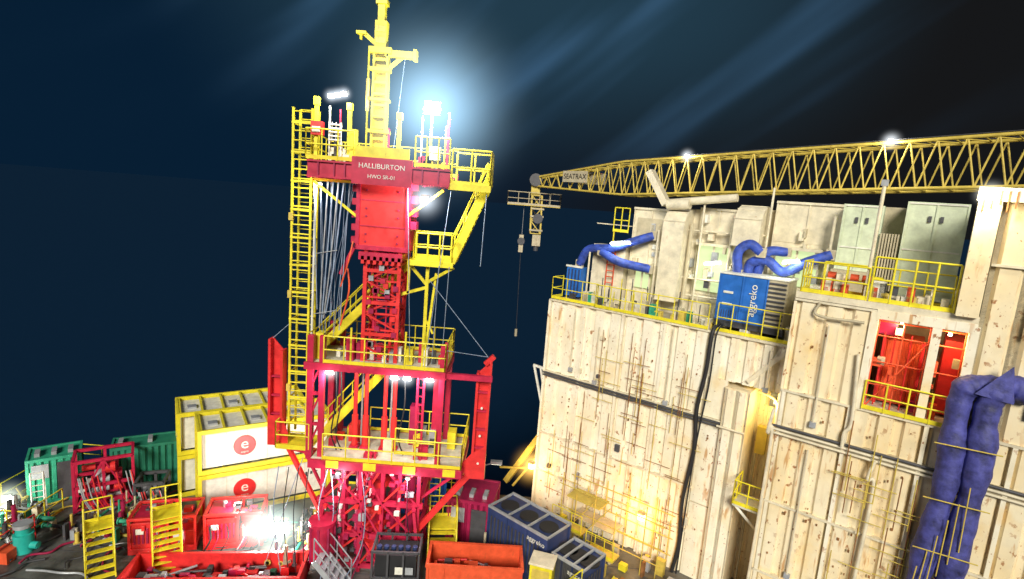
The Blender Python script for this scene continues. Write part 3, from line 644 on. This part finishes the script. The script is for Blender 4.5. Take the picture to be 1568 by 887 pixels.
g.box(8.1,10.0,.3,1.9,11.75,13.7,'blue'); g.box(10.0,10.75,.3,1.9,11.75,13.7,'cream_dark')
for i in range(10): g.box(10.05,10.7,.24,.3,11.9+i*.18,11.98+i*.18,'dark_steel')
for x in(8.1,9.05,10.0): g.box(x-.03,x+.03,.24,.3,11.75,13.7,'blue')
g.box(8.05,10.8,.25,1.95,13.7,13.78,'white'); g.box(8.05,10.8,.25,1.95,11.5,11.75,'dark_steel')
for z in(12.4,12.9): g.box(8.3,8.7,.26,.3,z,z+.1,'white')
for i in range(8): g.box(8.2+i*.1,8.24+i*.1,.27,.3,11.8,12.2,'navy')
e=make('chiller_unit',{'cabinet':g},BM,.015); text('aggreko',e,(9.5,.23,12.75),(math.pi/2,-math.pi/2,0),.42,'white')
g=G(); g.box(.1,.95,1.0,1.8,11.4,12.9,'blue'); g.box(.05,1.0,.95,1.0,12.9,13.0,'white')
for i in range(4): g.box(.2+i*.2,.26+i*.2,.95,1.0,11.5,12.8,'navy')
make('electrical_cabinet',{'cabinet':g},BM)
def blamp(s_,n_,z,en,col,lm,size=.25,hal=0,hc=(1,.5,.1),nm='wall_lamp',aim=(-.6,-.8,-.3),pole=None):
    return flood(nm,bw(s_,n_,z),en,col,size,aim,lm,pole,hal,hc)
for s_,n_,z in((-.05,.5,2.3),(6.35,.75,2.25)):
    g=G(); g.tube((0,0,-.15),(0,0,.13),.17,'lamp_orange',14); g.tube((0,0,.13),(0,0,.2),.19,'dark_steel',14); g.tube((0,0,.18),(.6*n_,.8*n_,.18),.03,'steel',6)
    e=make('wall_lamp',{'bulkhead':g},Matrix.Translation(bw(s_,n_,z))); plight(e,(-.3,-.3,0),130,(1,.5,.12)); halo(e,(0,0,0),1.5,(1,.55,.12),4.5)
for s_,n_,z,L_ in((2.5,-.9,14.35,1.0),(7.0,-1.4,13.9,.7),(10.3,-.8,14.4,.6)):
    g=G(); g.beam((0,0,0),(L_,0,.12),.10,.08,'lamp_white'); g.beam((0,.08,.06),(L_,.08,.18),.16,.1,'steel')
    e=make('fluorescent_lamp',{'tube':g},Matrix.Translation(bw(s_,n_,z))@Matrix.Rotation(-.6435,4,'Z')); plight(e,(L_/2,-.5,-.1),32,(1,1,.7))
blamp(16.1,2.2,17.3,160,(1,.9,.65),'lamp_white',.2,.6,(1,1,.9)); blamp(15.9,1.2,12.9,50,(1,.7,.3),'lamp_white',.1)
blamp(10.9,-.6,8.7,80,(1,.8,.3),'lamp_soft',.15); blamp(14.6,1.0,13.0,70,(1,.8,.5),'lamp_soft',.1)
# scaffolding at wall foot
g=G()
g.box(3.2,5.4,-1.5,-.5,1.2,1.25,'cream_dark'); g.box(2.8,4.6,-1.5,-.5,2.1,2.15,'yellow_dull')
for x in(2.6,3.4,4.4,5.5,6.9,7.6):
    for y in(-1.6,-.45): g.tube((x,y,0),(x,y,2.8+.5*math.sin(x*3)),.026,'yellow_dull',5)
for z in(.8,1.6,2.7): 
    for y in(-1.6,-.45): g.tube((2.4,y,z),(7.8,y,z),.024,'yellow_dull',5)
for x in(2.8,3.6): g.tube((x,-1.62,.2),(x+1.6,-1.62,2.5),.022,'yellow_dull',5)
g.box(2.6,4.2,-2.4,-1.7,1.0,1.08,'yellow_dull'); g.box(4.6,6.0,-2.6,-1.9,.6,.68,'yellow_dull')
g.rail([(2.6,-2.4,1.08),(4.2,-2.4,1.08)],h=.9,sp=.5,r=.022); g.rail([(4.6,-2.6,.68),(6.0,-2.6,.68)],h=.9,sp=.5,r=.022)
for i in range(40):
    x=random.uniform(1.6,8.5); y=random.uniform(-3.4,-.6); g.box(x,x+random.uniform(.1,.4),y,y+.25,0,.15+random.random()*.6,random.choice(['yellow_dull','dark_steel','cream_dark','yellow','rust','steel']))
make('wall_scaffolding',{'frames':g},BM)
# ---------------------------------------------------------------- crane
tip=V((1.4,45,0)); rt=V((24.3,19.1,0)); ax=(rt-tip).normalized(); sd=V((-ax.y,ax.x,0)); LB=(rt-tip).length
def top(t): d=t*LB; return 18.0+min(1,d/9)*1.15+max(0,d-9)*.055
def bot(t): d=t*LB; return 17.35-.35*min(1,d/9)+max(0,d-9)*.058
g=G(); n=34
def cp(t,k,sg): wd=.35+.55*min(1,t*LB/9); p=tip.lerp(rt,t)+sd*wd*sg; p.z=top(t) if k else bot(t); return p
for i in range(n):
    a=i/n;c=(i+1)/n; md=(a+c)/2
    for k in(0,1):
        for sg in(-1,1): g.tube(cp(a,k,sg),cp(c,k,sg),.085,'yellow_dull',6)
        g.tube(cp(a,k,-1),cp(c,k,1),.035,'yellow_dull',4)
        g.tube(cp(a,k,-1),cp(a,k,1),.04,'yellow_dull',4)
    for sg in(-1,1):
        g.tube(cp(a,0,sg),cp(md,1,sg),.042,'yellow_dull',5); g.tube(cp(md,1,sg),cp(c,0,sg),.042,'yellow_dull',5)
        g.tube(cp(a,1,sg)+V((0,0,.12)),cp(c,1,sg)+V((0,0,.12)),.02,'dark_steel',4)
P={'boom':g}
g=G() # tip gear
g.box(.9,1.6,44.6,45.6,16.6,18.2,'yellow_dull'); g.tube((1.2,44.3,17.8),(1.2,45.7,17.8),.5,'dark_steel',14)
g.box(-.9,3.3,44.4,45.6,15.75,15.83,'yellow_dull'); g.rail([(-.9,44.4,15.8),(3.3,44.4,15.8),(3.3,45.6,15.8),(-.9,45.6,15.8),(-.9,44.4,15.8)],h=1.0,sp=.9,m='cream_dark')
g.lattice((1.5,45,13.6),(1.4,45,16.6),.8,.8,'yellow_dull',.12,.07,3); g.box(1.3,1.95,44.7,45.3,12.6,13.6,'cream_dark'); g.tube((1.6,44.4,14.8),(1.6,45.6,14.8),.4,'dark_steel',12)
for z in(13.8,14.9,15.5): g.box(1.0,2.05,44.5,45.5,z,z+.12,'cream_dark')
g.tube((1.65,45,12.6),(1.65,45,12.2),.2,'dark_steel',10)
P['boom_tip']=g
g=G()
g.tube((.45,45,16),(.45,45,13.4),.02,'steel',4); g.box(.25,.6,44.8,45.2,12.0,13.4,'cream_dark'); g.tube((.42,44.7,12.9),(.42,45.3,12.9),.3,'dark_steel',10)
g.tube((.45,45,12.2),(.6,45,5.6),.02,'dark_steel',4); g.tube((.6,45,5.6),(.6,45,5.0),.12,'cream_dark',8)
P['hook_block']=g
g=G()
g.tube((25,18.5,0),(25,18.5,17),.9,'yellow_dull',20); g.box(23.8,26.4,17.3,19.8,17,20.5,'yellow_dull')
P['crane_pedestal']=g
cr=make('lattice_boom_crane',P)
ang=math.atan2(ax.y,ax.x)
g=G()
for sg in(-1,1):
    c0=tip.lerp(rt,.105)+sd*.98*sg; c1=tip.lerp(rt,.175)+sd*.98*sg
    g.add([(c0.x,c0.y,17.7),(c1.x,c1.y,17.7),(c1.x,c1.y,18.5),(c0.x,c0.y,18.5)],[(0,1,2,3)],'cream_dark')
mesh(g,'sign_plate',cr)
for sg in(-1,1):
    c=tip.lerp(rt,.14)+sd*1.0*sg
    text('SEATRAX',cr,(c.x,c.y,18.1),(math.pi/2,0,ang if sg<0 else ang+math.pi),.52,'black')
for t,s_ in((.40,.25),(.70,.2)):
    p=tip.lerp(rt,t)-sd*1.1; p.z=top(t)+.05; flood('crane_light',p,120,(1,.95,.85),s_,(-.5,-.8,-.6),hal=.7,hcol=(.9,.95,1))
# ---------------------------------------------------------------- tank containers
def tankc(M,nm='tank_container'):
    g=G(); Lc,W,Hh=6.1,2.5,2.2
    for x in(.08,Lc-.08):
        for y in(.08,W-.08): g.box(x-.08,x+.08,y-.08,y+.08,0,Hh,'yellow')
    for z in(.1,Hh-.1):
        for y in(.06,W-.06): g.box(.16,Lc-.16,y-.06,y+.06,z-.1,z+.1,'yellow')
        for x in(.06,Lc-.06): g.box(x-.05,x+.05,.16,W-.16,z-.1,z+.1,'yellow')
    g.box(.2,Lc-.2,.2,W-.2,.25,Hh-.16,'white')
    for i in range(7): 
        x=.16+i*(Lc-.32)/6; g.box(x-.05,x+.05,.1,W-.1,Hh-.09,Hh-.02,'yellow')
    for i in range(3): g.box(.5+i*1.9,.9+i*1.9,.9,1.3,Hh-.16,Hh-.05,'steel')
    for i in range(5):
        y=.3+i*.45; g.box(.07,.17,y-.04,y+.04,.2,Hh-.2,'yellow'); g.box(Lc-.17,Lc-.07,y-.04,y+.04,.2,Hh-.2,'yellow')
    for i in range(7):
        x=.3+i*.9; g.box(x,x+.02,.18,.2,.25,Hh-.2,'cream')
    for i in range(4): g.box(4.6+i*.25,4.7+i*.25,.18,.2,1.0+.1*i,1.35,'dark_steel')
    g.tube((2.0,.165,1.12),(2.0,.2,1.12),.5,'red',28)
    e=make(nm,{'frame_and_shell':g},M)
    text('e',e,(2.0,.16,1.2),R90,.75,'white'); text('expro',e,(2.0,.158,.80),R90,.14,'white')
cM=frame(-13.9,24.0,0,33)
for j in(0,1):
    for k in(0,1): tankc(cM@Matrix.Translation((-.75*j,j*2.55,k*2.24)))
# ---------------------------------------------------------------- containers
def shipc(name,M,L_,W,Hh,mm,door=True):
    g=G(); g.box(.08,L_-.08,.08,W-.08,.1,Hh-.06,mm)
    g.corr((.1,.08,0),X,NY,L_-.2,.15,Hh-.12,.28,.05,mm); g.corr((.08,W-.1,0),(0,-1,0),(-1,0,0),W-.2,.15,Hh-.12,.28,.05,mm)
    for x in(.06,L_-.06):
        for y in(.06,W-.06): g.box(x-.06,x+.06,y-.06,y+.06,0,Hh,mm)
    for z in(.07,Hh-.07):
        for y in(.05,W-.05): g.box(.12,L_-.12,y-.05,y+.05,z-.07,z+.07,mm)
        for x in(.05,L_-.05): g.box(x-.05,x+.05,.12,W-.12,z-.07,z+.07,mm)
    if door:
        g.box(L_*.55,L_*.55+.7,-.02,.03,.15,2.0,'dark_steel'); g.box(L_*.1,L_*.4,-.0,.03,1.3,2.0,'steel')
    for i in range(3): g.box(.3+i*L_*.3,.5+i*L_*.3,.4,1.0,Hh-.05,Hh+.12,'steel')
    return make(name,{'body':g},M)
shipc('green_container',frame(-22.0,24.0,0,36),2.1,1.6,2.3,'green')
shipc('green_container',frame(-19.2,25.6,0,30),4.2,1.4,2.4,'dark_green',False)
shipc('blue_container',frame(-4.9,25.9,0,10),2.4,2.4,2.5,'blue',False)
shipc('red_container',frame(-2.2,23.6,0,-8),2.1,2.2,2.4,'maroon',True)
g=G(); g.ladder((0,0,0),2.0,(1,0,0),.45,'white'); g.beam((-.25,.5,0),(-.25,0,1.9),.05,.05,'white'); g.beam((.25,.5,0),(.25,0,1.9),.05,.05,'white'); make('step_ladder',{'ladder':g},frame(-21.2,23.7,0,36))
def skid(name,M,Lx,Wy,Hz,seed,mm='red'):
    random.seed(seed); g=G()
    for x in(0,Lx/2,Lx):
        for y in(0,Wy): g.beam((x,y,0),(x,y,Hz),.12,.12,mm)
    for z in(.1,Hz*.5,Hz):
        for y in(0,Wy): g.beam((0,y,z),(Lx,y,z),.12,.14,mm)
        for x in(0,Lx): g.beam((x,0,z),(x,Wy,z),.12,.14,mm)
    g.beam((0,-.02,.1),(Lx/2,-.02,Hz),.07,.07,mm); g.beam((Lx,-.02,.1),(Lx/2,-.02,Hz),.07,.07,mm)
    g.box(.2,Lx-.2,.2,Wy-.2,.15,.35,mm)
    for i in range(int(Lx*9)):
        x=random.uniform(.1,Lx-.7); y=random.uniform(.1,Wy-.6); z=random.uniform(.3,Hz*.8); w_=random.uniform(.2,.7)
        c=random.choice([mm,'white','steel','dark_steel','maroon',mm,'red'])
        if random.random()<.5: g.tube((x,y,z),(x+w_,y,z),random.uniform(.1,.3),c,12)
        else: g.box(x,x+w_,y,y+.4,z,z+random.uniform(.2,.6),c)
    for i in range(10):
        x=random.uniform(.1,Lx); g.curve([(x,-.05,Hz*.7),(x+.2,-.25,Hz*.3),(x+.5,-.3,.05)],.03,random.choice(['black','steel','red']),6)
    return make(name,{'skid':g},M)
skid('pump_skid',frame(-19.6,23.8,0,34),2.3,1.4,2.5,5,'crimson')
skid('pump_skid',frame(-17.3,24.6,0,20),1.2,1.2,1.2,9,'dark_steel')
def powerpack(M,seed,L_=2.6,H_=1.6):
    random.seed(seed); g=G(); k=H_/2.2
    g.box(0,L_,0,1.5,0,.25,'red'); g.box(.1,L_*.55,.1,1.4,.25,1.9*k,'red')
    for i in range(7): g.box(.2+i*.16,.28+i*.16,.06,.1,.45,1.6*k,'maroon')
    g.box(L_*.6,L_-.1,.15,1.3,.25,1.2*k,'red'); g.tube((L_*.6,.7,1.5*k),(L_-.2,.7,1.5*k),.24,'red',14)
    for x in(.05,L_-.05,L_*.57): 
        for y in(.05,1.45): g.beam((x,y,.2),(x,y,H_),.1,.1,'red')
    for y in(.05,1.45): g.beam((0,y,H_),(L_,y,H_),.12,.12,'red')
    for x in(.05,L_*.5,L_-.05): g.beam((x,.12,H_),(x,1.38,H_),.12,.1,'red')
    g.box(.15,L_*.5,.2,1.3,1.95*k,2.15*k,'crimson')
    g.tube((L_*.3,.8,1.9*k),(L_*.3,.8,2.5*k),.09,'steel'); g.box(L_*.65,L_*.8,.05,.15,.5,.9,'white'); g.box(.3,.6,.03,.06,.9,1.15,'white')
    for i in range(18):
        x=random.uniform(.2,L_-.5); z=random.uniform(.9,H_); y=random.uniform(0,1); g.box(x,x+random.uniform(.08,.35),y,y+.25,z,z+random.uniform(.05,.25),random.choice(['red','maroon','steel','dark_steel','red','crimson']))
    for i in range(8):
        x=random.uniform(.2,L_-.2); g.curve([(x,.0,1.1),(x+.1,-.3,.7),(x-.2,-.4,.1)],.025,random.choice(['black','steel','maroon']),6)
    return make('hydraulic_power_pack',{'unit':g},M,.02)
powerpack(frame(-15.3,21.2,0,16),1); powerpack(frame(-12.5,21.9,0,16),2,2.4)
def access(name,M,h,w_=1.0,run=1.2,plat=1.0):
    g=G(); g.stair((0,run,h),(0,0,.05),(w_,0,0),step=.24)
    g.box(0,w_,run,run+plat,h-.05,h,'yellow')
    for x in(0,w_):
        for y in(run,run+plat): g.beam((x,y,0),(x,y,h),.08,.08,'yellow')
    g.rail([(0,run,h),(0,run+plat,h),(w_,run+plat,h),(w_,run,h)],h=1.0,sp=.5)
    g.beam((0,run,.1),(0,run+plat,h-.1),.05,.05,'yellow'); g.beam((w_,run,.1),(w_,run+plat,h-.1),.05,.05,'yellow')
    return make(name,{'stairs':g},M)
access('access_stairs',frame(-15.6,19.3,0,38),1.7,.95,1.0,.7); access('access_stairs',frame(-13.3,19.8,0,34),2.3,1.0,.6,.8)
access('access_stairs',frame(-2.7,21.6,0,8),1.5,1.2,.9,1.0)
def basket(name,M,L_,W,Hh,mm,fill=True,seed=1):
    random.seed(seed); g=G()
    for y0 in(0,W-.06): g.box(0,L_,y0,y0+.06,0,Hh,mm)
    for x0 in(0,L_-.06): g.box(x0,x0+.06,.06,W-.06,0,Hh,mm)
    g.box(.06,L_-.06,.06,W-.06,0,.1,'dark_steel')
    for y0 in(-.04,W-.08): g.box(-.04,L_+.04,y0,y0+.12,Hh,Hh+.12,mm)
    for x0 in(-.04,L_-.08): g.box(x0,x0+.12,.08,W-.08,Hh,Hh+.12,mm)
    n=int(L_/.6)
    for i in range(n+1): 
        x=i*(L_-.1)/n; g.box(x,x+.1,-.05,0,0,Hh,mm)
    if fill:
        for i in range(int(L_*14)):
            x=random.uniform(.2,L_-.8); y=random.uniform(.15,W-.5); g.box(x,x+random.uniform(.1,.5),y,y+random.uniform(.1,.3),.1,.2+random.random()*Hh*.7,random.choice([mm,'dark_steel','steel','maroon',mm,'black','crimson']))
        for i in range(int(L_)+2): 
            x=random.uniform(.3,L_-1.5); g.tube((x,random.uniform(.3,W-.3),Hh*.7),(x+1.2,random.uniform(.3,W-.3),Hh*.75),.05,random.choice(['steel','red','dark_steel']),8)
    return make(name,{'basket':g},M)
basket('red_cargo_basket',frame(-13.8,18.5,0,8),6.5,1.6,.9,'red',True,4)
basket('red_cargo_basket',frame(-2.5,19.8,0,2),3.8,1.5,1.6,'orange_red',True,6)
g=G(); g.box(.1,1.7,.1,1.1,.1,2.0,'black')
for x in(0,.6,1.2,1.8):
    for y in(0,1.2): g.beam((x,y,0),(x,y,2.25),.08,.08,'dark_steel')
for z in(.1,1.1,2.2):
    for y in(0,1.2): g.beam((0,y,z),(1.8,y,z),.08,.08,'dark_steel')
    for x in(0,1.8): g.beam((x,0,z),(x,1.2,z),.08,.08,'dark_steel')
for i in range(6): g.tube((.2+i*.28,.5,2.0),(.2+i*.28,.5,2.15),.1,'navy',10)
g.box(.9,1.2,-.06,-.04,1.3,1.6,'white'); g.box(1.3,1.6,-.06,-.04,1.3,1.6,'steel')
make('gas_bottle_rack',{'rack':g},frame(-4.6,19.6,0,4))
g=G(); g.stair((0,0,1.5),(1.2,0,0),(0,1,0),'steel'); make('aluminium_steps',{'steps':g},frame(-6.9,19.7))
def chill(M,L_=3.4,W=1.7,Hh=2.4):
    g=G(); g.box(.05,L_-.05,.05,W-.05,.1,Hh-.1,'navy')
    for x in(.05,L_*.33,L_*.66,L_-.05):
        for y in(.05,W-.05): g.beam((x,y,0),(x,y,Hh),.1,.1,'navy')
    for y in(.04,W-.04): g.beam((0,y,Hh),(L_,y,Hh),.10,.10,'steel')
    for x in(.04,L_*.33,L_*.66,L_-.04): g.beam((x,.1,Hh),(x,W-.1,Hh),.08,.08,'steel')
    for i in range(3): g.tube((L_*(.17+.33*i),W/2,Hh-.1),(L_*(.17+.33*i),W/2,Hh-.02),.42,'black',20)
    for i in range(14): g.box(.2+i*(L_-.5)/14,.26+i*(L_-.5)/14,0,.05,.4,2.0,'dark_steel')
    for i in range(6): g.box(L_-.02,L_+.01,.2+i*.2,.28+i*.2,.4,1.6,'dark_steel')
    e=make('chiller_unit',{'cabinet':g},M); text('aggreko',e,(L_*.83,-.03,Hh-.35),R90,.3,'white'); return e
chill(frame(-.3,23.2,0,-41)); chill(frame(2.45,20.7,0,-41),1.6,1.6,2.0)
g=G(); g.box(0,.9,0,.8,0,2.0,'yellow'); g.box(-.05,.95,-.05,.85,2.0,2.08,'cream'); g.box(.1,.8,-.03,0,.3,1.85,'yellow_dull'); g.box(.65,.7,-.06,-.03,1,1.3,'black')
make('electrical_cabinet',{'cabinet':g},frame(1.55,19.9,0,-15),.02)
g=G(); g.rail([(0,0,0),(1.2,0,.0),(1.2,1,0)],h=1.1,sp=.4); g.box(0,1.2,0,1,-.1,0,'grating'); g.stair((0,0,0),(-.8,-.3,-1.0),(0,.8,0)); make('access_platform',{'platform':g},frame(3.2,19.0,1.1,-30))
g=G(); g.tube((0,0,0),(0,0,2.6),.05,'steel',8); g.beam((0,0,2.5),(.5,0,2.7),.05,.05,'steel'); g.box(.3,.9,-.12,.12,2.65,2.8,'steel'); g.box(.35,.85,-.08,.08,2.62,2.65,'lamp_soft')
make('lamp_post',{'post':g},frame(-.7,26.8))
for x in(-10.15,-9.15): flood('container_fill_lamp',(x,22.0,1.3),420,(.95,1,.92),.6,(.35,-1,.35),'lamp_blue',pole=1.3,hal=2.0,hcol=(.8,1,.92),pm='dark_steel')
flood('container_fill_lamp',(-22.2,23.2,.9),200,(1,1,.9),.35,(.4,-1,0),'lamp_white',pole=.9,hal=1.2,hcol=(.9,1,.8),pm='dark_steel')
flood('container_fill_lamp',(-11.2,22.4,2.0),160,(1,.97,.85),.2,(-.4,1,.2),'lamp_white',pole=2.0,pm='dark_steel')  # extra lamp added to brighten the tank container fronts
g=G(); g.tube((0,0,.1),(0,0,.9),.35,'teal',16); g.tube((0,0,.9),(0,0,1.2),.25,'teal',16); g.tube((-.5,0,.4),(.6,0,.4),.15,'teal',12); g.box(-.6,.6,-.4,.4,0,.1,'dark_steel'); g.tube((0,0,1.2),(0,0,1.35),.33,'steel',16)
make('teal_pump',{'pump':g},frame(-19.4,20.9))
g=G(); g.rail([(0,0,0),(1.6,0,0),(1.6,2,0)],h=1.1); make('yellow_barrier',{'rails':g},frame(-21.9,22.0))
g=G(); g.rail([(0,0,0),(0,2,0)],h=1.1,m='red'); g.box(-.2,.4,.2,.8,0,.5,'orange_red'); make('red_barrier',{'rails':g},frame(-19.8,19.9))
random.seed(11); g=G()
for i in range(56):
    x=random.uniform(-22.5,-8); y=random.uniform(19.5,25.5); a=random.uniform(0,6.28); c=[]
    for k in range(5): c.append((x,y,.05+random.random()*.1)); a+=random.uniform(-1,1); x+=math.cos(a)*.7; y+=math.sin(a)*.5
    g.curve(c,random.choice([.04,.05,.03]),random.choice(['black','dark_steel','dark_steel','black','yellow_dull','steel','maroon']),6,5)
mesh(g,'deck_hoses',None)
def valve(x,y):
    random.seed(int(abs(x)*100)); g=G()
    for i in range(22):
        a,b,c=[random.uniform(-.7,.7) for _ in range(3)]; c=abs(c)*1.1; mm=random.choice(['steel','dark_steel','dark_steel','maroon','cream_dark','yellow_dull','green'])
        q=random.uniform(.03,.10); ax_=random.choice([(1,0,0),(0,1,0),(0,0,1)]); d=V(ax_)*random.uniform(.3,.8)
        if random.random()<.7: g.tube((a,b,c),V((a,b,c))+d,q,mm,10); g.tube((a,b,c),V((a,b,c))+V(ax_)*.05,q*1.7,mm,10)
        else: g.box(a,a+random.uniform(.1,.25),b,b+.25,0,c,mm)
    make('pipe_manifold',{'valves':g},frame(x,y))
for x,y in((-18.2,22.4),(-17.2,22.2),(-20.3,22.4),(-16.3,23.6),(-8.0,22.6),(-2.0,25.5),(-.9,22.4),(-16.9,24.0),(-10.7,23.2),(-20.9,21.6),(-8.6,21.2),(.4,24.9),(-9.0,24.2),(-21.9,23.0)): valve(x,y)
# ---------------------------------------------------------------- camera
f=850.;p=math.radians(9);r=math.radians(4.5)
cam=bpy.data.cameras.new('camera'); cam.sensor_width=36; cam.lens=36*f/1568; cam.clip_end=20000; cam.clip_start=.1
co=bpy.data.objects.new('camera',cam); COL.objects.link(co)
co.matrix_world=Matrix.Translation((0,0,16))@(Matrix.Rotation(math.pi/2-p,4,'X')@Matrix.Rotation(r,4,'Z'))
sc.camera=co
